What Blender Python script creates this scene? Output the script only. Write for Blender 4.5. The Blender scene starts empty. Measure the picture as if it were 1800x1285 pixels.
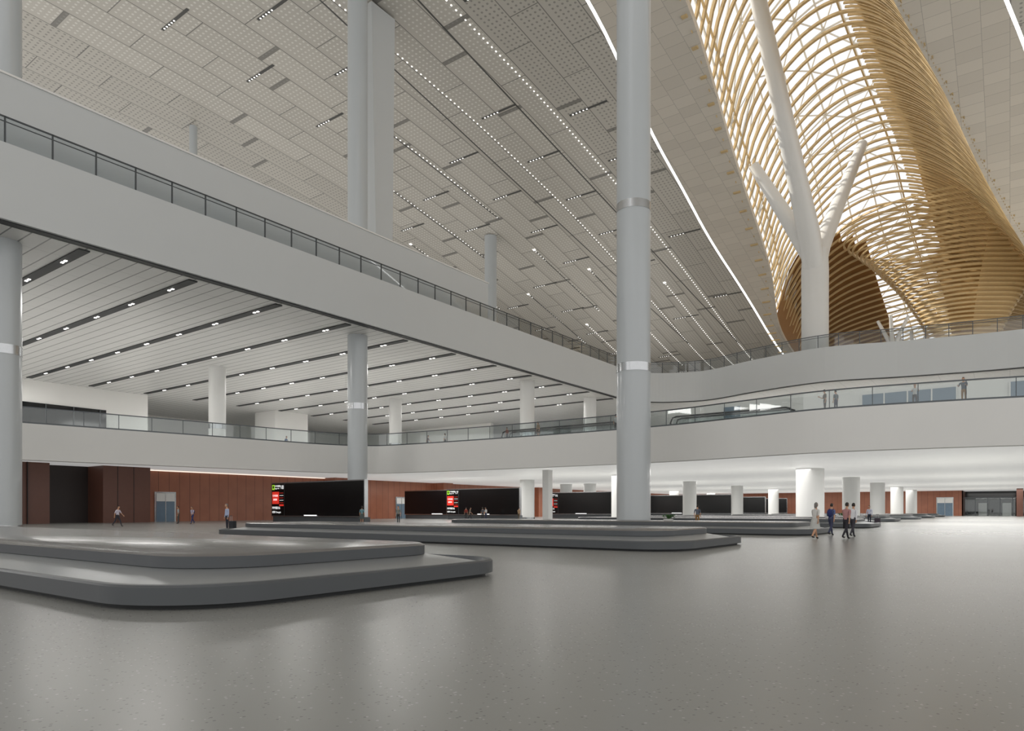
import bpy, math, random
from mathutils import Vector, Matrix
random.seed(7)
S=bpy.context.scene
COL=S.collection
try:
    S.view_settings.view_transform='Standard'
    S.view_settings.look='None'
    S.view_settings.exposure=0.0
except Exception as e: print(e)

# ------------------------------------------------------------ materials
def srgb(r,g,b):
    f=lambda c:(c/255/12.92) if c/255<=0.04045 else ((c/255+0.055)/1.055)**2.4
    return (f(r),f(g),f(b),1)
def mat(name,col,rough=0.5,metal=0,spec=0.5,noise=0.0,nscale=2.0,emit=None,estr=0,coat=0,alpha=None):
    m=bpy.data.materials.new(name); m.use_nodes=True
    nt=m.node_tree; b=nt.nodes['Principled BSDF']
    b.inputs['Base Color'].default_value=col
    b.inputs['Roughness'].default_value=rough
    b.inputs['Metallic'].default_value=metal
    b.inputs['Specular IOR Level'].default_value=spec
    b.inputs['Coat Weight'].default_value=coat
    if noise>0:
        tc=nt.nodes.new('ShaderNodeTexCoord'); n=nt.nodes.new('ShaderNodeTexNoise')
        n.inputs['Scale'].default_value=nscale; n.inputs['Detail'].default_value=4
        nt.links.new(tc.outputs['Object'],n.inputs['Vector'])
        mx=nt.nodes.new('ShaderNodeMix'); mx.data_type='RGBA'
        mx.inputs[6].default_value=tuple(c*(1-noise) for c in col[:3])+(1,)
        mx.inputs[7].default_value=tuple(min(1,c*(1+noise)) for c in col[:3])+(1,)
        nt.links.new(n.outputs['Fac'],mx.inputs[0]); nt.links.new(mx.outputs[2],b.inputs['Base Color'])
    if emit:
        b.inputs['Emission Color'].default_value=emit; b.inputs['Emission Strength'].default_value=estr
    return m
def glassmat(name,tint=(0.9,0.95,0.95,1),t=0.85,rough=0.02):
    m=bpy.data.materials.new(name); m.use_nodes=True; nt=m.node_tree; nt.nodes.clear()
    o=nt.nodes.new('ShaderNodeOutputMaterial'); mx=nt.nodes.new('ShaderNodeMixShader')
    a=nt.nodes.new('ShaderNodeBsdfTransparent'); g=nt.nodes.new('ShaderNodeBsdfGlossy')
    a.inputs[0].default_value=tint; g.inputs['Roughness'].default_value=rough
    mx.inputs[0].default_value=1-t
    nt.links.new(a.outputs[0],mx.inputs[1]); nt.links.new(g.outputs[0],mx.inputs[2]); nt.links.new(mx.outputs[0],o.inputs[0])
    return m
class NB:
    def __init__(s,nt): s.nt=nt
    def m(s,op,a,b=None,c=None):
        n=s.nt.nodes.new('ShaderNodeMath'); n.operation=op
        for i,v in enumerate((a,b,c)):
            if v is None: continue
            if isinstance(v,(int,float)): n.inputs[i].default_value=v
            else: s.nt.links.new(v,n.inputs[i])
        return n.outputs[0]
    def mix(s,f,a,b):
        n=s.nt.nodes.new('ShaderNodeMix'); n.data_type='RGBA'
        for i,v in ((0,f),(6,a),(7,b)):
            if isinstance(v,(tuple,float,int)): n.inputs[i].default_value=v
            else: s.nt.links.new(v,n.inputs[i])
        return n.outputs[2]
    def xyz(s):
        tc=s.nt.nodes.new('ShaderNodeTexCoord'); sp=s.nt.nodes.new('ShaderNodeSeparateXYZ')
        s.nt.links.new(tc.outputs['Object'],sp.inputs[0]); return sp.outputs,tc

def panel_mat(name,base,w,l,line,dark,perf=0.35,perf_dark=0.55,slots=True,perfcol=None,slotw=.7):
    m=mat(name,base,0.45); nt=m.node_tree; b=nt.nodes['Principled BSDF']; N=NB(nt)
    (X,Y,Z),tc=N.xyz()
    xr=N.m('DIVIDE',X,w); row=N.m('FLOOR',xr); fx=N.m('MULTIPLY',N.m('FRACT',xr),w)
    u=N.m('ADD',N.m('DIVIDE',Y,l),N.m('MULTIPLY',row,0.37)); cell=N.m('FLOOR',u); fu=N.m('MULTIPLY',N.m('FRACT',u),l)
    ln=N.m('MAXIMUM',N.m('LESS_THAN',fx,line),N.m('LESS_THAN',fu,line))
    cb=nt.nodes.new('ShaderNodeCombineXYZ'); nt.links.new(row,cb.inputs[0]); nt.links.new(cell,cb.inputs[1])
    wn=nt.nodes.new('ShaderNodeTexWhiteNoise'); nt.links.new(cb.outputs[0],wn.inputs['Vector'])
    rnd=wn.outputs['Value']
    bright=N.m('ADD',N.m('MULTIPLY',rnd,0.10),0.95)
    vb=nt.nodes.new('ShaderNodeVectorMath'); vb.operation='SCALE'; vb.inputs[0].default_value=base[:3]
    nt.links.new(bright,vb.inputs['Scale'])
    col=vb.outputs[0]
    if perf:
        dx=N.m('SUBTRACT',N.m('FRACT',N.m('DIVIDE',X,perf)),0.5); dy=N.m('SUBTRACT',N.m('FRACT',N.m('DIVIDE',Y,perf)),0.5)
        dd=N.m('ADD',N.m('MULTIPLY',dx,dx),N.m('MULTIPLY',dy,dy))
        dot=N.m('MULTIPLY',N.m('LESS_THAN',dd,0.05),N.m('GREATER_THAN',fx,0.5))
        dot=N.m('MULTIPLY',dot,perf_dark)
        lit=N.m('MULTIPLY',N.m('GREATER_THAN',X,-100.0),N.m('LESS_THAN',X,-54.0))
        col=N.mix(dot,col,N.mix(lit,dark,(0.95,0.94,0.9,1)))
    if slots:
        sl=N.m('MULTIPLY',N.m('LESS_THAN',fu,slotw),N.m('GREATER_THAN',rnd,0.66))
        ln=N.m('MAXIMUM',N.m('MULTIPLY',ln,0.75),N.m('MULTIPLY',sl,0.7))
    col=N.mix(ln,col,dark)
    nt.links.new(col,b.inputs['Base Color'])
    return m

M={}
M['roof']=panel_mat('perforated_ceiling_panel',srgb(199,195,187),4.2,12.6,0.13,srgb(88,87,84),0.7,0.5)
M['roofs']=panel_mat('smooth_ceiling_panel',srgb(212,205,194),2.8,2.1,0.045,srgb(163,157,149),None,0,False)
M['fascia']=mat('painted_fascia',srgb(205,208,209),0.5,noise=0.02,nscale=0.3)
M['white']=mat('white_paint',srgb(234,233,230),0.45,noise=0.015,nscale=0.5)
M['col']=mat('column_cladding',srgb(192,197,200),0.28,noise=0.02,nscale=0.4,coat=0.3)
M['colw']=mat('white_column_cladding',srgb(226,226,224),0.35,noise=0.02,nscale=0.4)
M['steel']=mat('brushed_steel',srgb(190,192,194),0.22,metal=1,noise=0.04,nscale=3)
M['dark']=mat('dark_gap',srgb(48,50,52),0.6,noise=0.1)
M['slot']=mat('ceiling_slot',srgb(84,84,82),0.6,noise=0.1)
M['rail']=mat('railing_metal',srgb(88,92,95),0.35,metal=0.6,noise=0.05)
M['glass']=glassmat('balustrade_glass',(0.88,0.91,0.91,1),0.93)
M['tglass']=glassmat('tinted_balustrade_glass',(0.86,0.88,0.89,1),0.94)
M['sky_glass']=glassmat('skylight_glass',(0.97,0.98,1,1),0.96)
M['black']=mat('black_screen',srgb(6,6,8),0.25,noise=0.1)
M['blackglass']=mat('dark_window_glass',srgb(16,18,20),0.08,noise=0.1)
M['gold']=mat('golden_timber_slat',srgb(204,178,132),0.5,noise=0.10,nscale=1.5)
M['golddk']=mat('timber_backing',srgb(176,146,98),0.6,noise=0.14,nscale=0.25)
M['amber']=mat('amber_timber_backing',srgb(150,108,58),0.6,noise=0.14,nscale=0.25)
M['lamp']=mat('lamp_lens',srgb(255,255,255),0.4,emit=(1,0.97,0.92,1),estr=2.6)
M['led']=mat('led_strip',srgb(255,255,255),0.4,emit=(1,0.99,0.97,1),estr=4)
M['cove']=mat('cove_lens',srgb(255,240,220),0.4,emit=(1,0.9,0.8,1),estr=0.7)
M['belt']=mat('carousel_belt_steel',srgb(172,174,175),0.3,metal=0.6,noise=0.05,nscale=3)
M['rim']=mat('carousel_rim',srgb(84,87,90),0.4,metal=0.2,noise=0.04)
M['deck']=mat('carousel_deck',srgb(106,103,101),0.25,noise=0.04,nscale=4,coat=0.1)
M['lowceil']=mat('white_ceiling_added_glow',srgb(240,240,238),0.5,noise=0.01,emit=(1,1,0.98,1),estr=0.3)  # plain white ceiling; emission added to brighten it and the floor below
M['blue']=mat('tinted_window',srgb(112,132,150),0.15,noise=0.1)
M['green']=mat('leaf_green',srgb(50,92,38),0.6,noise=0.3,nscale=8)
M['sred']=mat('screen_red',srgb(214,52,40),0.3,noise=0.02,emit=srgb(214,52,40),estr=0.6)
M['swhite']=mat('screen_white',srgb(240,240,240),0.3,noise=0.01,emit=(1,1,1,1),estr=0.8)
M['sgreen']=mat('screen_green',srgb(120,180,40),0.3,noise=0.01,emit=srgb(150,200,50),estr=0.8)

def redmat():
    m=mat('red_brown_wall_panel',srgb(140,72,50),0.4); nt=m.node_tree;b=nt.nodes['Principled BSDF'];N=NB(nt)
    (X,Y,Z),tc=N.xyz()
    f=N.m('FRACT',N.m('DIVIDE',N.m('ADD',X,Y),1.3)); ln=N.m('LESS_THAN',f,0.035)
    n=nt.nodes.new('ShaderNodeTexNoise'); n.inputs['Scale'].default_value=0.6; nt.links.new(tc.outputs['Object'],n.inputs['Vector'])
    c=N.mix(n.outputs['Fac'],srgb(142,86,64),srgb(168,108,82)); c=N.mix(ln,c,srgb(84,48,38))
    nt.links.new(c,b.inputs['Base Color']); return m
M['red']=redmat()
M['brown']=mat('dark_brown_wall',srgb(104,68,56),0.4,noise=0.1)
M['recess']=mat('dark_recess',srgb(44,34,32),0.5,noise=0.1)
def floormat():
    m=mat('terrazzo_floor',srgb(150,150,147),0.27); nt=m.node_tree;b=nt.nodes['Principled BSDF'];N=NB(nt)
    tc=nt.nodes.new('ShaderNodeTexCoord')
    v=nt.nodes.new('ShaderNodeTexVoronoi'); v.inputs['Scale'].default_value=26; nt.links.new(tc.outputs['Object'],v.inputs['Vector'])
    sep=nt.nodes.new('ShaderNodeSeparateColor'); nt.links.new(v.outputs['Color'],sep.inputs[0])
    near=N.m('LESS_THAN',v.outputs['Distance'],0.28)
    d=N.m('MULTIPLY',near,N.m('GREATER_THAN',sep.outputs[0],0.84)); l=N.m('MULTIPLY',near,N.m('LESS_THAN',sep.outputs[0],0.10))
    n=nt.nodes.new('ShaderNodeTexNoise'); n.inputs['Scale'].default_value=0.25; nt.links.new(tc.outputs['Object'],n.inputs['Vector'])
    c=N.mix(n.outputs['Fac'],srgb(137,137,133),srgb(144,144,140))
    c=N.mix(d,c,srgb(114,114,111)); c=N.mix(l,c,srgb(166,166,162))
    nt.links.new(c,b.inputs['Base Color'])
    return m
M['floor']=floormat()
def soffitmat():
    m=mat('linear_plank_ceiling',srgb(214,214,212),0.4); nt=m.node_tree;b=nt.nodes['Principled BSDF'];N=NB(nt)
    (X,Y,Z),tc=N.xyz()
    f=N.m('FRACT',N.m('DIVIDE',N.m('SUBTRACT',Y,23.5),1.2571)); ln=N.m('LESS_THAN',f,0.09)
    f2=N.m('FRACT',N.m('DIVIDE',X,4.4)); l2=N.m('MULTIPLY',N.m('LESS_THAN',f2,0.012),0.5)
    c=N.mix(N.m('MULTIPLY',N.m('MAXIMUM',ln,l2),0.8),srgb(214,214,212),srgb(84,86,88))
    nt.links.new(c,b.inputs['Base Color']); return m
M['soffit']=soffitmat()

# ------------------------------------------------------------ mesh builder
class MB:
    def __init__(s): s.v=[];s.f=[];s.mi=[];s.mats=[]
    def mid(s,k):
        m=M[k] if isinstance(k,str) else k
        if m not in s.mats: s.mats.append(m)
        return s.mats.index(m)
    def face(s,pts,k):
        i=len(s.v); s.v+= [tuple(p) for p in pts]; s.f.append(tuple(range(i,i+len(pts)))); s.mi.append(s.mid(k))
    def box(s,x0,x1,y0,y1,z0,z1,k):
        i=len(s.v); s.v+=[(x,y,z) for z in(z0,z1) for y in(y0,y1) for x in(x0,x1)]
        for f in((0,2,3,1),(4,5,7,6),(0,1,5,4),(1,3,7,5),(3,2,6,7),(2,0,4,6)):
            s.f.append(tuple(i+a for a in f)); s.mi.append(s.mid(k))
    def cyl(s,x,y,z0,z1,r,k,n=48,r1=None,caps=True):
        r1=r if r1 is None else r1; i=len(s.v)
        for z,rr in((z0,r),(z1,r1)):
            s.v+=[(x+rr*math.cos(2*math.pi*a/n),y+rr*math.sin(2*math.pi*a/n),z) for a in range(n)]
        for a in range(n):
            b=(a+1)%n; s.f.append((i+a,i+b,i+n+b,i+n+a)); s.mi.append(s.mid(k))
        if caps:
            s.f.append(tuple(i+a for a in reversed(range(n)))); s.mi.append(s.mid(k))
            s.f.append(tuple(i+n+a for a in range(n))); s.mi.append(s.mid(k))
    def tube(s,pts,rads,k,n=12,sx=1,sy=1,square=False):
        i=len(s.v); P=[Vector(p) for p in pts]
        if not isinstance(rads,(list,tuple)): rads=[rads]*len(P)
        for j,p in enumerate(P):
            t=(P[min(j+1,len(P)-1)]-P[max(j-1,0)]).normalized()
            up=Vector((0,0,1)) if abs(t.z)<0.95 else Vector((0,1,0))
            a=t.cross(up).normalized(); b=a.cross(t).normalized()
            for q in range(n):
                an=2*math.pi*(q+(0.5 if square else 0))/n
                s.v.append(tuple(p+a*math.cos(an)*rads[j]*sx+b*math.sin(an)*rads[j]*sy))
        for j in range(len(P)-1):
            for q in range(n):
                r=(q+1)%n; s.f.append((i+j*n+q,i+j*n+r,i+(j+1)*n+r,i+(j+1)*n+q)); s.mi.append(s.mid(k))
        s.f.append(tuple(i+q for q in reversed(range(n)))); s.mi.append(s.mid(k))
        s.f.append(tuple(i+(len(P)-1)*n+q for q in range(n))); s.mi.append(s.mid(k))
    def sweep(s,path,prof,k,closed_prof=True):
        n=len(prof); i=len(s.v)
        P=[Vector((p[0],p[1],0)) for p in path]
        for j,p in enumerate(P):
            t=(P[min(j+1,len(P)-1)]-P[max(j-1,0)]).normalized(); r=Vector((t.y,-t.x,0))
            for o,z in prof: s.v.append((p.x+r.x*o,p.y+r.y*o,z))
        m=n if closed_prof else n-1
        for j in range(len(P)-1):
            for q in range(m):
                r=(q+1)%n; s.f.append((i+j*n+q,i+(j+1)*n+q,i+(j+1)*n+r,i+j*n+r)); s.mi.append(s.mid(k))
        if closed_prof:
            s.f.append(tuple(i+q for q in range(n))); s.mi.append(s.mid(k))
            s.f.append(tuple(i+(len(P)-1)*n+q for q in reversed(range(n)))); s.mi.append(s.mid(k))
    def obj(s,name,smooth=False,parent=None,bevel=0,loc=None,rot=0):
        me=bpy.data.meshes.new(name); me.from_pydata(s.v,[],s.f)
        for m in s.mats: me.materials.append(m)
        for p,i in zip(me.polygons,s.mi): p.material_index=i
        if smooth:
            for p in me.polygons: p.use_smooth=True
            try: me.set_sharp_from_angle(angle=math.radians(35))
            except Exception: pass
        me.update(); o=bpy.data.objects.new(name,me); COL.objects.link(o)
        if parent: o.parent=parent
        if loc: o.location=loc
        o.rotation_euler[2]=rot
        if bevel:
            b=o.modifiers.new('bevel','BEVEL'); b.width=bevel; b.segments=2; b.limit_method='ANGLE'
        return o

def lerp_tab(tab,x):
    if x<=tab[0][0]: return tab[0][1]
    for (a,b),(c,d) in zip(tab,tab[1:]):
        if x<=c:
            t=(x-a)/(c-a); return b+(d-b)*t
    return tab[-1][1]
def smooth_tab(tab,x,w=8):
    return sum(lerp_tab(tab,x+w*(i/4)) for i in range(-4,5))/9
ROOF=[(-42,66),(0,65.5),(56,63.9),(84,61.5),(110.6,57.6),(140,51.3),(175,42.9),(189,40.5),(252,40.1)]
def roof(y): return smooth_tab(ROOF,y)
XLT=[(-42,-28),(77,-30.8),(112,-36.1),(136,-38.5),(151,-40.6),(165,-44.1),(182,-44.8),(240,-44.8)]
XRT=[(-42,-14),(77,-12.6),(90,-11.2),(104,-8),(127,-3.9),(146,.4),(168,6.3),(196,12.6),(240,16.8)]
LDT=[(-42,-37.8),(71,-40.6),(98,-44.8),(129,-46.9),(154,-46.8),(175,-47.2),(240,-47.2)]
ZCT=[(-42,79.3),(98,77.9),(126,75),(161,69.5),(175,63.9),(196,54),(217,44.3),(232,40.5),(252,40.3)]
XL=lambda y:smooth_tab(XLT,y); XR=lambda y:smooth_tab(XRT,y); LD=lambda y:smooth_tab(LDT,y); ZC=lambda y:smooth_tab(ZCT,y)
LR=lambda y:XR(y)+9.4

def catmull(pts,n=8):
    out=[]; P=[Vector((p[0],p[1])) for p in pts]; P=[2*P[0]-P[1]]+P+[2*P[-1]-P[-2]]
    for i in range(1,len(P)-2):
        for j in range(n):
            t=j/n;a,b,c,d=P[i-1],P[i],P[i+1],P[i+2]
            out.append(0.5*((2*b)+(c-a)*t+(2*a-5*b+4*c-d)*t*t+(3*b-a-3*c+d)*t**3))
    out.append(P[-2]); return [(p.x,p.y) for p in out]

# ------------------------------------------------------------ floor
b=MB(); b.box(-165,70,-45,235,-0.4,0,'floor'); b.obj('floor')

# ------------------------------------------------------------ roof ceiling
b=MB(); ys=[-42+i*3.5 for i in range(83)]
def strip(b,fa,fb,k,n=1):
    for y0,y1 in zip(ys,ys[1:]):
        for j in range(n):
            q=lambda y,t:(fa(y)+(fb(y)-fa(y))*t,y,roof(y))
            b.face([q(y0,j/n),q(y1,j/n),q(y1,(j+1)/n),q(y0,(j+1)/n)],k)
strip(b,lambda y:-230,lambda y:LD(y)-.2,'roof'); strip(b,lambda y:LR(y)+.2,lambda y:84,'roof')
strip(b,lambda y:LD(y)+.2,XL,'roofs'); strip(b,XR,lambda y:LR(y)-.2,'roofs')
for y0,y1 in zip(ys,ys[1:]):
    for f in (XL,XR):
        b.face([(f(y0),y0,roof(y0)),(f(y1),y1,roof(y1)),(f(y1),y1,roof(y1)+1.2),(f(y0),y0,roof(y0)+1.2)],'roofs')
b.obj('ceiling_main_roof')
b=MB(); strip(b,lambda y:LD(y)-.2,lambda y:LD(y)+.2,'led'); strip(b,lambda y:LR(y)-.2,lambda y:LR(y)+.2,'led')
b.obj('ceiling_led_strip')

b=MB()
def rq(x0,x1,y0,y1,off,k):
    b.face([(x0,y0,roof(y0)-off),(x0,y1,roof(y1)-off),(x1,y1,roof(y1)-off),(x1,y0,roof(y0)-off)],k)
for x,ya,yb in ((-55.3,28,193),(-66.9,42,193),(-80.5,73,106),(-80.5,118,146),(-92.4,84,118),(-92.4,133,161),(-103.6,105,137),(-73.6,129,182),(-61,140,190),(-86.8,151,182),(-117,129,168),(-112,84,98)):
    rq(x-.12,x+.12,ya,yb,.03,'slot')
    y=ya
    while y<yb:
        rq(x-.08,x+.08,y,y+.22,.06,'lamp'); y+=.9
    rq(x-.28,x+.28,ya,ya+.55,.07,'lamp')
for xi in range(9):
    xc=-50.4-xi*12
    for yi in range(15):
        yc=39+yi*12.3+(6.2 if xi%2 else 0)
        if yc>188: continue
        if random.random()<.3: continue
        if xi>3 and yc<88: continue
        if xi>4 and random.random()<.35: continue
        rq(xc-3.2,xc+3.2,yc-.2,yc+.2,.04,'slot')
        for a in range(5):
            x0=xc-2.6+a*.6; b.face([(x0+.13*math.cos(t*math.pi/3),yc+.13*math.sin(t*math.pi/3),roof(yc)-.09) for t in range(6)],'lamp')
b.obj('ceiling_downlights')

# ------------------------------------------------------------ upper balcony
path=[(-57.2,y) for y in range(-30,108,6)]+catmull([(-57.2,108),(-57,114),(-54.7,119.6),(-50,122.6),(-44.5,123.3),(-35,119.5),(-23.8,117),(-12.4,119.8),(1.7,122),(20,121),(60,121)],8)
b=MB()
b.sweep(path,[(0,21.9),(0,27.3),(-.35,27.3),(-.35,27.15),(-.98,27.15),(-.98,21.9)],'fascia')
b.sweep(path,[(-.98,21.82),(-.3,21.82),(-.3,21.95),(-.98,21.95)],'dark')
b.obj('upper_balcony_fascia')
def offs(path,o):
    out=[]
    P=[Vector((p[0],p[1],0)) for p in path]
    for j,p in enumerate(P):
        t=(P[min(j+1,len(P)-1)]-P[max(j-1,0)]).normalized(); r=Vector((t.y,-t.x,0)); out.append((p.x+r.x*o,p.y+r.y*o))
    return out
inn=offs(path,-1.0)
b=MB()
poly=[(x,y,21.8) for x,y in inn]+[(60,242,21.8),(-160,242,21.8),(-160,-30,21.8)]
b.face(poly,'soffit'); b.obj('ceiling_upper_soffit')
b=MB(); b.face([(x,y,27.1) for x,y,z in poly],'white'); b.obj('upper_floor_slab')
b=MB(); y=-2.9-8.8
while y<116:
    b.box(-122,-58.6,y-.4,y+.4,21.70,21.79,'dark')
    for j in range(8):
        xx=-62-j*7.6
        for q in (0,.6): b.box(xx-q-.3,xx-q,y-.1,y+.1,21.64,21.70,'lamp')
    y+=8.8
b.obj('soffit_downlights')
def railing(name,path,zb,h,off,step=3.0,double=True,post=.05,gl='glass'):
    P=offs(path,off); b=MB()
    b.sweep(P,[(.01,zb+.12),(.01,zb+h-.08),(-.01,zb+h-.08),(-.01,zb+.12)],gl)
    b.sweep(P,[(.05,zb+h-.06),(.05,zb+h+.04),(-.05,zb+h+.04),(-.05,zb+h-.06)],'rail')
    if double: b.sweep(P,[(.03,zb+h-.38),(.03,zb+h-.32),(-.03,zb+h-.32),(-.03,zb+h-.38)],'rail')
    b.sweep(P,[(.04,zb),(.04,zb+.14),(-.04,zb+.14),(-.04,zb)],'rail')
    acc=0
    for (x0,y0),(x1,y1) in zip(P,P[1:]):
        L=math.hypot(x1-x0,y1-y0)
        while acc<=L:
            t=acc/L; b.box(x0+(x1-x0)*t-post,x0+(x1-x0)*t+post,y0+(y1-y0)*t-post,y0+(y1-y0)*t+post,zb,zb+h,'rail'); acc+=step
        acc-=L
    return b.obj(name)
railing('upper_balcony_railing',path,27.2,2.2,-.6,gl='tglass')
b=MB(); b.box(-60.6,-60.0,-30,76.5,27.1,33.6,'fascia'); b.box(-60.7,-59.9,-30,76.6,33.6,33.75,'white'); b.obj('wall_upper_walkway')

# ------------------------------------------------------------ columns
def column(x,y,z0,z1,r,rings=(),k='col',cap=None):
    b=MB(); b.cyl(x,y,z0,z1,r,k)
    for z in rings:
        b.cyl(x,y,z-.35,z+.35,r+.03,'steel')
    b.cyl(x,y,z0,z0+.25,r+.04,'steel')
    return b.obj('column',smooth=True)
for (x,y) in ((-61.9,19.2),(-61.9,54.1),(-61.9,-16)):
    column(x,y,0,roof(y),1.15,(13.5,),'col')
for (x,y) in ((-91.5,54),(-91.5,89),(-91.5,19.2),(-61.9,89),(-61.9,109)): column(x,y,0,21.8,1.15,(13.3,),'colw')
column(-26.1,53.5,0,roof(53.5),1.44,(13.5,27.2))
column(-26.1,-20,0,roof(-20),1.44,(13.5,27.2))
column(-86,110.5,27.1,roof(110.5),1.25)
column(-107,59,27.1,roof(59),.6)
def prism(b,bot,top,k):
    i=len(b.v); b.v+=bot+top; n=len(bot)
    for a in range(n):
        c=(a+1)%n; b.f.append((i+a,i+c,i+n+c,i+n+a)); b.mi.append(b.mid(k))
    b.f.append(tuple(i+a for a in reversed(range(n)))); b.mi.append(b.mid(k)); b.f.append(tuple(i+n+a for a in range(n))); b.mi.append(b.mid(k))
b=MB()
prism(b,[(-64.6,58,27.1),(-62.8,58,27.1),(-62.8,60.5,27.1),(-64.6,60.5,27.1)],[(-66.4,57,63.3),(-62.7,57,63.3),(-62.7,60.9,63.3),(-66.4,60.9,63.3)],'fascia')
b.obj('raking_pillar')
for i,y in enumerate((82.9,107.8,132,157,182)):
    column(-18.4,y,0,6.1,1.5 if i==0 else 1.15,(),'colw')
    column(-42.5,y,0,6.1,1.1,(),'colw')
    if i: column(-65,y-2,0,6.1,1.1,(),'colw')
    column(12,y,0,6.1,1.2,(),'colw')
b=MB(); b.box(-43.5,-42.7,65.6,66.5,0,6.0,'white'); b.box(-43.6,-42.6,65.5,66.6,0,.2,'steel'); b.obj('square_post')

# ------------------------------------------------------------ lower mezzanine
mp=[(-76.5,-10),(-74.5,10),(-72.5,23.7),(-69.5,40)]+catmull([(-68.3,47),(-66.9,53.5),(-64.5,57.5),(-60,59.2),(-44,60.5),(-27.5,60.6),(-19,59.2),(-11.5,57.9),(-2.7,59.1),(6,61),(20,61.5),(60,61.5)],8)
b=MB()
b.sweep(mp,[(0,5.95),(0,9.3),(-.3,9.3),(-.3,9.2),(-.88,9.2),(-.88,5.95)],'white')
b.obj('mezzanine_fascia')
minn=offs(mp,-.9)
b=MB(); mpoly=[(x,y) for x,y in minn]+[(60,225),(-160,225),(-160,-10)]
b.face([(x,y,6.2) for x,y in mpoly],'lowceil'); b.obj('ceiling_lower_hall')
b=MB(); b.face([(x,y,9.2) for x,y in mpoly],'white'); b.obj('mezzanine_floor')
railing('mezzanine_railing',mp,9.3,1.5,-.15,3.0,False,.025)
b=MB()
b.box(-125,-124,-30,60,9.2,21.8,'white'); b.box(-150,-125,59,60,9.2,21.8,'white'); b.box(-150,-149,60,150,9.2,21.8,'white')
b.box(-150,-98,126,127,9.2,21.8,'white'); b.box(-98,60,160,161,9.2,21.8,'white')
b.box(-128,-121,84,92,9.2,21.8,'white')
b.obj('wall_mezzanine_back')
b=MB()
b.box(-124,-123.8,24,53,9.6,18.3,'blackglass')
for yy in range(24,54,4): b.box(-123.85,-123.7,yy-.06,yy+.06,9.6,18.3,'rail')
b.box(-149,-148.8,66,120,9.6,16,'blackglass'); b.box(-140,-100,125.7,126,9.6,14.5,'blackglass'); b.box(-96,-60,159.7,160,9.6,15,'blackglass')
b.obj('window_1')
b=MB(); b.box(-30,8,76,84,9.2,13.3,'white')
for x0,x1 in ((-26,-24),(-12,-4),(0,4)):
    b.box(x0,x1,75.9,76,10.2,12.9,'blue')
    x=x0
    while x<=x1: b.box(x-.06,x+.06,75.84,75.9,10.2,12.9,'white'); x+=2
b.obj('glazed_pavilion')
for xa,xb_ in ((-48,-31),(-27,-16)):
    b=MB()
    for yy in (64.2,65.6):
        b.box(xa,xb_,yy-.02,yy+.02,9.3,10.5,'glass')
        pts=[(xa,yy,9.5),(xa-.3,yy,10),(xa-.1,yy,10.5),(xa+.3,yy,10.62),(xb_-.3,yy,10.62),(xb_+.1,yy,10.5),(xb_+.3,yy,10),(xb_,yy,9.5)]
        b.tube(pts,.09,'dark',8)
    b.box(xa-.4,xb_+.4,64.3,65.5,9.21,9.3,'steel'); b.obj('moving_walkway')

# ------------------------------------------------------------ lower hall walls
b=MB()
b.box(-84,-83,-30,200,0,6.2,'red')
for yy in (66,90,120): b.box(-83,-80.5,yy,yy+2.5,0,6.2,'red')
b.obj('wall_left')
b=MB(); b.box(-83.0,-79.2,-20,18,0,6.2,'brown'); b.box(-79.2,-78.2,5,14,0,6.2,'brown'); b.box(-83,-79.2,20.5,28.5,0,6.2,'brown'); b.box(-83,-79.0,33.5,38.5,0,6.2,'brown')
b.box(-83,-82.7,18,20.5,0,6.2,'recess'); b.box(-83,-82.7,28.5,33.5,0,6.2,'recess')
for yy in (22.5,24.5,26.5,35,36.7): b.box(-79.2,-78.97,yy-.03,yy+.03,0,6.2,'recess')
b.obj('wall_left_dark_return')
b=MB(); b.box(-84,-9.3,200,201,0,6.2,'red'); b.box(8,60,200,201,0,6.2,'red'); b.box(-9.3,8,212,213,0,6.2,'blackglass')
b.box(-9.5,-9.3,200,213,0,6.2,'brown'); b.box(8,8.2,200,213,0,6.2,'brown'); b.box(1.2,2.4,188,189,0,6.2,'brown'); b.obj('wall_back')
b=MB()
for x0 in (-7,-4.5,-2,.5,3,5.5):
    b.box(x0,x0+.15,205,205.15,0,4.5,'rail')
b.box(-9.3,8,205,205.15,4.4,4.6,'rail'); b.box(-9.3,8,205.05,205.1,0,4.4,'glass')
for x0 in (-6.5,-1.5,3.5): b.box(x0,x0+1.8,211.7,212,0,3.2,'white')
b.obj('window_2')
def door(n,x,y,axis='y',w=2.2,h=3.4):
    b=MB()
    if axis=='y':
        b.box(x,x+.12,y-w/2-.2,y+w/2+.2,0,h+.2,'steel'); b.box(x+.12,x+.16,y-w/2,y+w/2,0,h,'blue'); b.box(x+.16,x+.2,y-.05,y+.05,0,h,'steel')
        b.box(x+.16,x+.18,y-w/2,y+w/2,h*.72,h,'white')
    else:
        b.box(x-w/2-.2,x+w/2+.2,y-.12,y,0,h+.2,'steel'); b.box(x-w/2,x+w/2,y-.16,y-.12,0,h,'blue'); b.box(x-.05,x+.05,y-.2,y-.16,0,h,'steel')
        b.box(x-w/2,x+w/2,y-.18,y-.16,h*.72,h,'white')
    b.obj('door_%d'%n)
door(1,-83,42.2); door(2,-83,59.5); door(3,-83,82); door(4,-13,200,'x',3.2,4.4)
b=MB(); b.box(-82.9,-82.7,39,66,6.08,6.18,'cove'); b.obj('cove_light')

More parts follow.
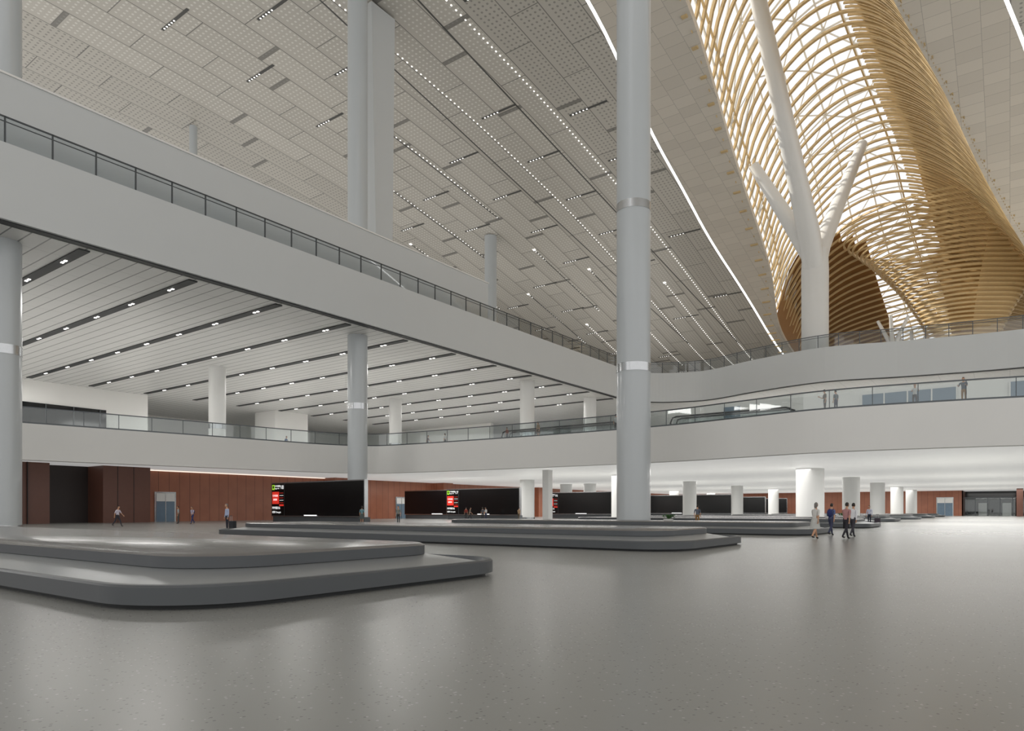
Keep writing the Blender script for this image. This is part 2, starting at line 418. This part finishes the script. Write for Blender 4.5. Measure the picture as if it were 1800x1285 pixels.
# ------------------------------------------------------------ carousels
def rrect(x0,x1,y0,y1,ins,r,n=10):
    x0+=ins;x1-=ins;y0+=ins;y1-=ins; r=max(r-ins*0.3,.8); out=[]
    for cx,cy,a0,rr in ((x1,y1,0,r*.7),(x0,y1,90,r),(x0,y0,180,r),(x1,y0,270,r)):
        sx=-1 if cx==x1 else 1; sy=-1 if cy==y1 else 1
        for j in range(n+1):
            a=math.radians(a0+90*j/n); out.append((cx+sx*rr+rr*math.cos(a),cy+sy*rr+rr*math.sin(a)))
    return out
def carousel(x0,x1,y0,y1):
    b=MB(); prof=[(.12,0,None),(.12,.05,'dark'),(.0,.07,'rim'),(.0,.31,'rim'),(.03,.34,'rim'),(.14,.34,'rim'),(.17,.26,'rim'),(1.25,.48,'belt'),(1.25,.40,'dark'),(1.15,.40,'rim'),(1.08,.46,'rim'),(1.08,.64,'rim'),(1.14,.68,'deck')]
    rings=[]
    for ins,z,k in prof:
        i=len(b.v); pts=rrect(x0,x1,y0,y1,ins,1.7); b.v+=[(x,y,z) for x,y in pts]; rings.append(i); n=len(pts)
    for j in range(1,len(prof)):
        for q in range(n):
            r=(q+1)%n; b.f.append((rings[j-1]+q,rings[j-1]+r,rings[j]+r,rings[j]+q)); b.mi.append(b.mid(prof[j][2]))
    b.f.append(tuple(rings[-1]+q for q in range(n))); b.mi.append(b.mid('deck'))
    o=b.obj('baggage_carousel',smooth=True); return o
for (x0,y0) in ((-42,4.3),(-36,20.6),(-36,38),(-36,57),(-40,73),(-40,91),(-40,116),(-40,140),(-40,164)):
    carousel(x0,-8.6 if y0<60 else -11,y0,y0+7.6)
def plant(x,y,z):
    b=MB(); b.cyl(x,y,z,z+.12,.28,'white',16,.34)
    for i in range(46):
        a=random.random()*6.28; r=random.random()*.35; h=.15+random.random()*.25; c=Vector((x+r*math.cos(a)*1.4,y+r*math.sin(a),z+.1+h*.6))
        d=Vector((math.cos(a)*.12,math.sin(a)*.12,.1)); e=Vector((-math.sin(a)*.06,math.cos(a)*.06,0))
        b.face([c-d,c+e,c+d,c-e],'green')
    b.obj('potted_shrub')
plant(-18,42,.68); plant(-12,61,.68); plant(-14,77,.68)

# ------------------------------------------------------------ information screens
def txt(s,size,x,y,z,parent,m,align='LEFT'):
    c=bpy.data.curves.new('lettering','FONT'); c.body=s; c.size=size; c.align_x=align; c.extrude=.004
    c.materials.append(M[m]); o=bpy.data.objects.new('lettering',c); COL.objects.link(o)
    o.location=(x,y,z); o.rotation_euler=(math.radians(90),0,0); o.parent=parent; return o
def screen(x0,x1,y,num):
    zt=4.45; zb=.75; b=MB()
    b.box(x0-.12,x1+.12,y,y+.5,zb-.1,zt+.12,'steel')
    b.box(x0,x1,y-.06,y,zb,zt,'black')
    b.box(x0,x1,y+.1,y+.9,0,zb-.1,'rim')
    b.box(x0+6,x0+8.2,y-.1,y-.05,zb-.02,zb+.1,'swhite')
    if num:
        w=2.35; yy=y-.08
        b.box(x0+w,x0+w+.05,y-.075,y-.06,zb,zt,'rail')
        b.box(x0+.08,x0+.55,yy,y-.06,zt-.72,zt-.14,'sgreen')
        b.box(x0+.2,x0+.43,yy-.01,yy,zt-.55,zt-.3,'black'); b.box(x0+.27,x0+.36,yy-.01,yy,zt-.3,zt-.24,'black')
        b.box(x0+.1,x0+1.38,yy,y-.06,zt-2.35,zt-.95,'sred')
        for i in range(5): b.box(x0+1.5,x0+2.2,yy,y-.06,zt-1.12-i*.28,zt-1.08-i*.28,'swhite' if i%2 else 'sred')
        b.box(x0+1.45,x0+2.25,yy,y-.06,zt-2.6,zt-2.4,'sred')
    o=b.obj('baggage_claim_screen')
    if num:
        yy=y-.1
        txt('行李提取',.27,x0+.62,yy,zt-.4,o,'swhite'); txt('Baggage Claim',.15,x0+.62,yy,zt-.62,o,'swhite')
        txt(num,.62,x0+1.68,yy,zt-.64,o,'swhite')
        txt('行李提取',.26,x0+.2,yy,zt-1.5,o,'swhite'); txt('请稍候',.26,x0+.3,yy,zt-1.95,o,'swhite')
        txt('MM8816',.42,x0+.12,yy,zt-2.95,o,'swhite'); txt('成都 Chengdu',.28,x0+.12,yy,zt-3.4,o,'swhite')
screen(-69.7,-54,48,'18'); screen(-69.1,-55.7,78,'17'); screen(-67.6,-53,103.5,'16')
screen(-63.5,-45,136,None); screen(-63.5,-46.6,165,None); screen(-66,-48,190,None)
screen(-80,-71,80,None)

# ------------------------------------------------------------ timber lattice vault
def vz(s,y):
    s=min(max(s,0),1); e=.5 if s<.5 else .75
    return roof(y)+(ZC(y)-roof(y))*max(0,math.sin(math.pi*s))**e
def vp(s,y,o=0):
    x=XL(y)+(XR(y)-XL(y))*s
    wob=1.7*math.sin(y*.08+s*5)*max(0,min(1,(y-133)/28))
    return (x,y,vz(s,y)+wob*math.sin(math.pi*min(max(s,0),1))+o)
b=MB()
def rib(y,s0,s1,hw,hd,n,shear=0):
    i=len(b.v)
    for j in range(n+1):
        s=s0+(s1-s0)*j/n; p=Vector(vp(s,y)); q=Vector(vp(s+.01,y)); t=(q-p)
        t.normalize(); nrm=Vector((-t.z,0,t.x))
        for dy,dn in ((-hw,-hd),(hw,-hd),(hw,hd),(-hw,hd)): b.v.append((p.x+nrm.x*dn,y+dy,p.z+nrm.z*dn))
    for j in range(n):
        for q in range(4):
            r=(q+1)%4; b.f.append((i+j*4+q,i+j*4+r,i+j*4+4+r,i+j*4+4+q)); b.mi.append(b.mid('gold'))
y=34.0; k=0
while y<230:
    rib(y,-.03-.03*(k%2),1.03,.25,.18,30); y+=2.7 if y<165 else 1.9; k+=1
y=34.8
while y<230:
    rib(y,.55,1.02,.14,.15,16); y+=.87
for s in (0.02,.52,.62,.72,.82,.9,.97):
    b.tube([vp(s,yy,.35) for yy in range(34,230,5)],.18,'gold',4,square=True)
b.obj('timber_slat_vault')
b=MB()
for yy in range(34,230,4):
    for j in range(8):
        s0=.6+.4*j/8; s1=.6+.4*(j+1)/8
        b.face([vp(s0,yy,1),vp(s0,yy+4,1),vp(s1,yy+4,1),vp(s1,yy,1)],'golddk')
for yy in range(163,230,3):
    for j in range(8):
        s0=0+.34*j/8; s1=.34*(j+1)/8
        if s0>.34*(yy-155)/22: continue
        b.face([vp(s0,yy,.8),vp(s0,yy+3,.8),vp(s1,yy+3,.8),vp(s1,yy,.8)],'amber')
b.obj('timber_vault_backing')
b=MB()
g=lambda s,yy:vp(s*.6,yy,3.1)
for yy in range(28,222,6):
    for j in range(6):
        b.face([g(j/6,yy),g(j/6,yy+6),g((j+1)/6,yy+6),g((j+1)/6,yy)],'sky_glass')
b.obj('skylight_glazing')
b=MB()
for yy in range(28,222,6):
    for j in range(6):
        b.tube([g(j/6,yy),g((j+1)/6,yy)],.19,'colw',6)
        b.tube([g(j/6,yy),g(j/6,yy+6)],.16,'colw',6)
        if (j+yy//6)%2: b.tube([g(j/6,yy),g((j+1)/6,yy+6)],.13,'colw',6)
        else: b.tube([g((j+1)/6,yy),g(j/6,yy+6)],.13,'colw',6)
b.obj('skylight_truss')
b=MB(); cx,cy=-8.0,172.0
def tr(a,h):
    r=4.6+19*h**1.9; r*=1+.14*math.sin(2*a+.6)+.07*math.sin(3*a)
    return Vector((cx+r*math.cos(a),cy+r*math.sin(a)*.75,30+34*h))
def ok(p):
    if p.z>roof(p.y)-.3 and (p.x>XR(p.y)-.6 or p.x<XL(p.y)+.6): return False
    s=(p.x-XL(p.y))/(XR(p.y)-XL(p.y)); return p.z<max(roof(p.y)-.2,vz(s,p.y)-.6)
NR=40; NA=72
for k in range(NR):
    h=k/NR
    for q in range(NA):
        p0,p1=tr(2*math.pi*q/NA,h),tr(2*math.pi*(q+1)/NA,h)
        if ok(p0) and ok(p1): b.tube([p0,p1],.26,'gold',4,square=True)
for q in range(NA):
    a0,a1=2*math.pi*q/NA,2*math.pi*(q+1)/NA
    if not(math.radians(-75)<((a0+math.pi)%(2*math.pi)-math.pi)<math.radians(110)): continue
    for k in range(NR):
        P=[tr(a0,k/NR),tr(a1,k/NR),tr(a1,(k+1)/NR),tr(a0,(k+1)/NR)]
        if all(ok(p) for p in P): b.face([p+Vector((0,0,.3)) for p in P],'golddk')
b.obj('timber_funnel')

# tree column
b=MB()
b.tube([(-26.2,121.5,27.1),(-26.2,121.5,36),(-26.2,121.5,41),(-26.2,121.5,44.5)],[2.1,2.1,2.12,2.0],'colw',32)
for e,r0,r1 in (((-35.2,118,60.0),1.5,.85),((-28.7,97,74.5),1.7,1.05),((-22.2,141,69.5),1.5,.9)):
    E=Vector(e); s0=Vector((-26.2,121.5,40.5)); mid=s0.lerp(E,.12)+Vector((0,0,2.0))
    b.tube([tuple(s0),tuple(mid),tuple(mid.lerp(E,.3)),tuple(E)],[r0,r0,r0*.85,r1],'colw',20)
b.obj('branching_tree_column',smooth=True)
for (x,y,zt) in ((-20.5,168,43),(-18,181,42)):
    b=MB(); b.tube([(x,y,27.1),(x,y,zt-6)],.6,'colw',16)
    for dx,dy in ((3,0),(-3,1),(0,-3)): b.tube([(x,y,zt-6.5),(x+dx,y+dy,zt)],[.5,.32],'colw',12)
    b.obj('slender_tree_column',smooth=True)
b=MB(); b.box(-165,60,241,242,27.1,39.9,'white'); b.obj('wall_upper_back')

# ------------------------------------------------------------ people
skinm={ 'a':mat('skin_tone',srgb(196,150,120),0.5,noise=.03,nscale=20)}
hairm=mat('dark_hair',srgb(38,32,29),0.6,noise=.2,nscale=30); greyhair=mat('grey_hair',srgb(120,116,112),0.6,noise=.2,nscale=30)
shoem=mat('shoe_leather',srgb(40,36,34),0.5,noise=.1); eyem=mat('eye',srgb(20,18,18),0.2,noise=.1); lipm=mat('lips',srgb(160,90,80),0.5,noise=.05)
CL={}
def cloth(c):
    if c not in CL: CL[c]=mat('cloth',srgb(*c),0.8,noise=.1,nscale=12)
    return CL[c]
def skinmesh(verts,edges,rad,roots,sub=1):
    me=bpy.data.meshes.new('sk'); me.from_pydata(verts,edges,[]); o=bpy.data.objects.new('sk',me); COL.objects.link(o)
    m=o.modifiers.new('s','SKIN')
    sv=me.skin_vertices[0].data
    for i,r in enumerate(rad): sv[i].radius=r if isinstance(r,tuple) else (r,r); sv[i].use_root=(i in roots)
    m.use_smooth_shade=True
    s=o.modifiers.new('u','SUBSURF'); s.levels=sub; s.render_levels=sub
    bpy.context.view_layer.update()
    dg=bpy.context.evaluated_depsgraph_get(); r=bpy.data.meshes.new_from_object(o.evaluated_get(dg))
    vs=[v.co.copy() for v in r.vertices]; fs=[tuple(p.vertices) for p in r.polygons]
    bpy.data.objects.remove(o); return vs,fs
def ellip(b,c,rx,ry,rz,k,R=None,n=14,m=10,zmin=-1,fn=None):
    i=len(b.v); R=R or Matrix.Identity(3)
    for a in range(m+1):
        th=math.pi*a/m
        for q in range(n):
            ph=2*math.pi*q/n; p=Vector((math.sin(th)*math.cos(ph),math.sin(th)*math.sin(ph),math.cos(th)))
            if p.z<zmin: p.z=zmin
            p=Vector((p.x*rx,p.y*ry,p.z*rz))
            if fn: p=fn(p)
            b.v.append(tuple(Vector(c)+R@p))
    for a in range(m):
        for q in range(n):
            r=(q+1)%n; b.f.append((i+a*n+q,i+(a+1)*n+q,i+(a+1)*n+r,i+a*n+r)); b.mi.append(b.mid(k))
def person(loc,rot,pose='stand',shirt=(200,200,205),pants=(60,62,70),hair='d',woman=False,skirt=False,longsl=False,backpack=None,bag=None,scale=1.0,sleeve=True):
    P={'stand':dict(l=(.03,0.02),r=(-.03,.02),la=(.05,.15),ra=(-.02,.2),lean=0),
       'walk':dict(l=(.42,.12),r=(-.30,.38),la=(-.4,.25),ra=(.42,.35),lean=.05),
       'rail':dict(l=(.06,.02),r=(-.06,.05),la=(.55,1.1),ra=(.55,1.1),lean=.12),
       'phone':dict(l=(.04,.02),r=(-.03,.02),la=(.25,1.7),ra=(0,.2),lean=0)}[pose]
    V=[];E=[];Rd=[];bone=[]
    def add(p,r,par=None,k=None):
        V.append(Vector(p)); Rd.append(r)
        if par is not None: E.append((par,len(V)-1)); bone.append((par,len(V)-1,k))
        return len(V)-1
    ln=P['lean']; sh=.165 if woman else .19
    pel=add((0,0,.95),(.14,.10)); wa=add((0,ln*.3,1.09),(.115 if woman else .13,.09),pel,'shirt')
    ch=add((0,ln*.8,1.28),(.145 if woman else .165,.105),wa,'shirt'); nb=add((0,ln,1.42),(.09,.075),ch,'shirt'); nk=add((0,ln+.015,1.5),(.052,.052),nb,'skin'); hd=add((0,ln+.03,1.58),(.06,.06),nk,'skin')
    for sx,leg,arm in ((-1,P['l'],P['ra']),(1,P['r'],P['la'])):
        hp=add((sx*.09,0,.89),(.09,.09),pel,'pants'); a,kf=leg
        kn=V[hp]+Vector((sx*.01,.42*math.sin(a),-.42*math.cos(a))); k=add(kn,(.058,.06),hp,'pants')
        an=kn+Vector((0,.42*math.sin(a-kf),-.42*math.cos(a-kf)))
        mid=kn.lerp(an,.3); mc=add(mid,(.055,.057),k,'pants'); ak=add(an,(.04,.042),mc,'pants')
        hl=add(an+Vector((0,.02,-.045)),(.042,.05),ak,'shoe'); add(an+Vector((sx*.015,.16,-.055)),(.04,.028),hl,'shoe')
        s=add((sx*sh,ln,1.39),(.062,.062),ch,'shirt'); a,ef=arm
        el=V[s]+Vector((sx*.05,.28*math.sin(a),-.28*math.cos(a))); e=add(el,(.043,.043),s,'shirt')
        d=Vector((-sx*.02 if ef>1 else sx*.015,math.sin(a+ef),-math.cos(a+ef))); wr=el+d*.25; w=add(wr,(.028,.026),e,'shirt' if longsl else 'skin')
        add(wr+d*.07,(.018,.036),w,'skin')
    vs,fs=skinmesh(V,E,Rd,{0},1)
    b=MB(); mm={'shirt':cloth(shirt),'pants':cloth(pants),'skin':skinm['a'],'shoe':shoem}
    if skirt: mm['pants']=skinm['a']
    i0=len(b.v); b.v+=[tuple(v) for v in vs]
    for f in fs:
        c=sum((vs[i] for i in f),Vector())/len(f); best=None;bd=9
        for a,e,k in bone:
            A=V[a];B=V[e];t=max(0,min(1,(c-A).dot(B-A)/max(1e-6,(B-A).length_squared))); dd=(A+(B-A)*t-c).length
            if dd<bd: bd=dd;best=k
        if best=='shirt' and c.z<.97 and abs(c.x)<.17: best='pants'
        b.f.append(tuple(i0+i for i in f)); b.mi.append(b.mid(mm[best]))
    FV=[];FE=[];FR=[];roots=set()
    for sx,arm in ((-1,P['ra']),(1,P['la'])):
        a,ef=arm; el=Vector((sx*sh,ln,1.39))+Vector((sx*.05,.28*math.sin(a),-.28*math.cos(a)))
        d=Vector((-sx*.02 if ef>1 else sx*.015,math.sin(a+ef),-math.cos(a+ef))).normalized(); wr=el+d*.25
        side=Vector((0,math.cos(a+ef),math.sin(a+ef))); inn_=Vector((-sx,0,0))
        for q,L in zip((-1.5,-.5,.5,1.5),(.055,.068,.075,.066)):
            base=wr+d*.075+side*q*.019; r0=len(FV); roots.add(r0)
            FV+= [base,base+d*(L*.55)+inn_*.004,base+d*L+inn_*.02]; FE+=[(r0,r0+1),(r0+1,r0+2)]; FR+=[.0095,.0085,.0075]
        base=wr+d*.03+side*.025; r0=len(FV); roots.add(r0)
        FV+=[base,base+d*.03+side*.025+inn_*.008,base+d*.055+side*.032+inn_*.016]; FE+=[(r0,r0+1),(r0+1,r0+2)]; FR+=[.012,.0105,.009]
    fv,ff=skinmesh(FV,FE,FR,roots,0)
    i0=len(b.v); b.v+=[tuple(v) for v in fv]
    for f in ff: b.f.append(tuple(i0+i for i in f)); b.mi.append(b.mid(skinm['a']))
    hc=Vector((0,ln+.045,1.635)); hm=hairm if hair=='d' else greyhair
    def face(p):
        if p.z<0: p.x*=1+.25*p.z/.12*0.9
        return p
    ellip(b,hc,.076,.095,.118,skinm['a'],fn=face,n=18,m=14)
    def hf(p):
        if p.y>.0 and p.z<.05: return p*(.72 if p.y>.035 else .86)
        if p.z<(-.07 if not woman else -.11): return p*.7
        return p
    ellip(b,hc+Vector((0,-.008,.010)),.083,.100,.119,hm,n=24,m=18,fn=hf)
    if woman: ellip(b,hc+Vector((0,-.065,-.07)),.066,.04,.11,hm)
    for sx in(-1,1):
        ellip(b,hc+Vector((sx*.03,.083,.0)),.011,.008,.007,eyem,n=8,m=6); ellip(b,hc+Vector((sx*.08,0,-.005)),.012,.02,.03,skinm['a'],n=8,m=6)
    ellip(b,hc+Vector((0,.1,-.028)),.012,.016,.022,skinm['a'],n=8,m=6); ellip(b,hc+Vector((0,.088,-.062)),.022,.007,.007,lipm,n=8,m=6)
    if skirt:
        i=len(b.v); n=24; prof=[(1.0,.135,.105),(.9,.18,.15),(.7,.21,.2),(.5,.245,.24)]
        for z,rx,ry in prof: b.v+=[(rx*(1+.04*math.sin(q*5))*math.cos(2*math.pi*q/n),ry*math.sin(2*math.pi*q/n),z) for q in range(n)]
        for j in range(3):
            for q in range(n):
                r=(q+1)%n; b.f.append((i+j*n+q,i+(j+1)*n+q,i+(j+1)*n+r,i+j*n+r)); b.mi.append(b.mid(cloth(pants)))
    if backpack:
        ellip(b,(0,ln-.17,1.22),.15,.09,.22,cloth(backpack))
        for sx in(-1,1): b.tube([(sx*.1,ln-.12,1.38),(sx*.11,ln-.02,1.46),(sx*.12,ln+.09,1.4),(sx*.13,ln+.1,1.22),(sx*.13,ln-.1,1.1)],.016,cloth(backpack),6)
    if bag:
        sx=-1; a,ef=P['ra']; hx=sx*(sh+.06); el=Vector((hx,ln+.28*math.sin(a),1.39-.28*math.cos(a))); wr=el+Vector((0,.3*math.sin(a+ef),-.3*math.cos(a+ef)))
        b.box(hx-.05,hx+.05,wr.y-.17,wr.y+.17,wr.z-.42,wr.z-.14,cloth(bag)); b.tube([(hx,wr.y-.1,wr.z-.15),(hx,wr.y,wr.z-.0),(hx,wr.y+.1,wr.z-.15)],.012,cloth(bag),6)
    mz=min(v[2] for v in b.v); b.v=[(x,y,z-mz) for x,y,z in b.v]
    o=b.obj('woman' if woman else 'man',smooth=True,loc=loc,rot=rot); o.scale=(scale,)*3
    return o
def suitcase(x,y,z=0,c=(40,42,48)):
    b=MB(); k=cloth(c)
    b.box(x-.24,x+.24,y-.13,y+.13,z+.06,z+.66,k)
    for dx in(-.19,.19):
        for dy in(-.09,.09): b.cyl(x+dx,y+dy,z,z+.06,.03,'dark',10)
    for dx in(-.1,.1): b.cyl(x+dx,y-.1,z+.66,z+1.0,.01,'steel',6)
    b.box(x-.12,x+.12,y-.115,y-.085,z+.98,z+1.01,'dark'); b.obj('suitcase',bevel=.03)

R=math.radians
person((-61.0,27,0),R(-60),'walk',(214,208,222),(52,50,60))
person((-68.9,36.4,0),R(150),'stand',(170,180,182),(78,84,84))
person((-65.8,36.2,0),R(200),'walk',(190,180,200),(50,60,110),backpack=(40,50,90))
person((-41.7,25.3,0),R(170),'stand',(176,186,214),(44,46,56),hair='g',longsl=True); suitcase(-40.9,25.2)
person((-50.3,44.5,0),R(30),'stand',(110,150,160),(80,90,90),woman=True,skirt=True)
person((-47.4,46.5,0),R(200),'stand',(130,130,120),(60,60,60))
person((-80,57,0),R(-60),'stand',(200,200,200),(30,30,34))
person((-58,70,0),R(-40),'walk',(120,110,100),(40,40,44)); person((-57,71.5,0),R(60),'stand',(90,90,96),(40,40,44),woman=True)
person((-62,74,0),R(20),'stand',(150,60,50),(40,40,44)); person((-60,76,0),R(90),'stand',(190,190,190),(40,44,70))
person((-50,70,0),R(0),'walk',(180,150,120),(90,80,60))
person((-20.4,53.4,0),R(10),'stand',(92,98,112),(140,104,60))
person((-7.5,34.8,0),R(-20),'walk',(206,204,200),(190,190,186),hair='g',woman=True,skirt=True)
person((-7.9,40.4,0),R(-20),'walk',(90,100,140),(60,64,90),backpack=(40,48,100))
person((-6.3,35.6,0),R(-25),'walk',(176,130,130),(44,42,50),bag=(30,28,30))
person((-6.5,38.5,0),R(-20),'walk',(226,226,230),(60,58,66),longsl=True)
person((-10.3,69.2,0),R(160),'stand',(206,208,228),(44,48,62),longsl=True); suitcase(-9.6,68.9,0,(70,60,70)); suitcase(-10.9,69,0,(30,32,40))
zf=9.2
person((-2.75,60.6,zf),R(170),'rail',(64,80,96),(150,110,50),scale=1.12)
person((-12.1,59.6,zf),R(120),'phone',(120,110,100),(96,92,90),scale=1.08)
person((-11.3,59.7,zf),R(60),'stand',(110,118,124),(60,66,90),scale=1.02)
person((-5.9,60.6,zf),R(190),'rail',(214,214,214),(70,70,74),woman=True,scale=1.05)
person((-32.2,62,zf),R(20),'walk',(190,190,190),(50,50,54),scale=1.1)
person((-31.4,62.4,zf),R(20),'walk',(60,60,64),(50,50,54),scale=1.0)
person((-41.8,62.2,zf),R(160),'stand',(150,128,100),(70,56,44),woman=True,skirt=True,scale=1.05)
person((-75.5,54,zf),R(-60),'walk',(60,90,140),(60,60,70))
person((-60,64,zf),R(-60),'walk',(90,60,60),(60,60,70)); person((-57,64,zf),R(90),'stand',(190,190,190),(60,60,70),woman=True)
person((-47,63.5,zf),R(90),'stand',(120,50,40),(60,60,70))

# ------------------------------------------------------------ lighting
W=bpy.data.worlds.new('World'); S.world=W; W.use_nodes=True
bg=W.node_tree.nodes['Background']; bg.inputs[0].default_value=(1,0.99,0.975,1); bg.inputs[1].default_value=1.1
sl=bpy.data.lights.new('sun','SUN'); sl.energy=5; sl.angle=R(1); sl.color=(1,.93,.8); so=bpy.data.objects.new('sun',sl); COL.objects.link(so)
d=Vector((.72,.12,-.62)); so.rotation_euler=d.to_track_quat('-Z','Y').to_euler()
def area(name,x,y,z,sx,sy,p,col=(1,.98,.95),rotx=0):
    l=bpy.data.lights.new(name,'AREA'); l.shape='RECTANGLE'; l.size=sx; l.size_y=sy; l.energy=p; l.color=col
    o=bpy.data.objects.new(name,l); COL.objects.link(o); o.location=(x,y,z); o.rotation_euler[0]=rotx; return o
for x in (-70,-48,-25,-4):
    for y in (80,115,150,185):
        area('lower_hall_lamp',x,y,6.0,14,14,1700)
for x in (-72,-95,-115):
    for y in (0,35,70,105):
        area('far_soffit_fill_light',x,y,21.5,8,8,1500)
for x in (-48,-28,-8): area('far_soffit_fill_light',x,140,21.5,8,8,1800)  # fill added to brighten the soffit under the far balcony
area('roof_fill_light',-72,20,27.6,2,90,2200,rotx=math.pi)  # unseen upward-facing lights, added only to brighten the roof ceiling
area('roof_fill_light',-100,60,27.6,3,120,4500,rotx=math.pi)
area('roof_fill_light',-75,140,27.6,3,50,2000,rotx=math.pi)

cam=bpy.data.cameras.new('camera'); co=bpy.data.objects.new('camera',cam); COL.objects.link(co)
cam.lens=24; cam.sensor_width=36; cam.shift_y=0.1414; cam.clip_end=600
co.location=(0,0,1.36); co.rotation_euler=(R(90),0,R(36.1)); S.camera=co
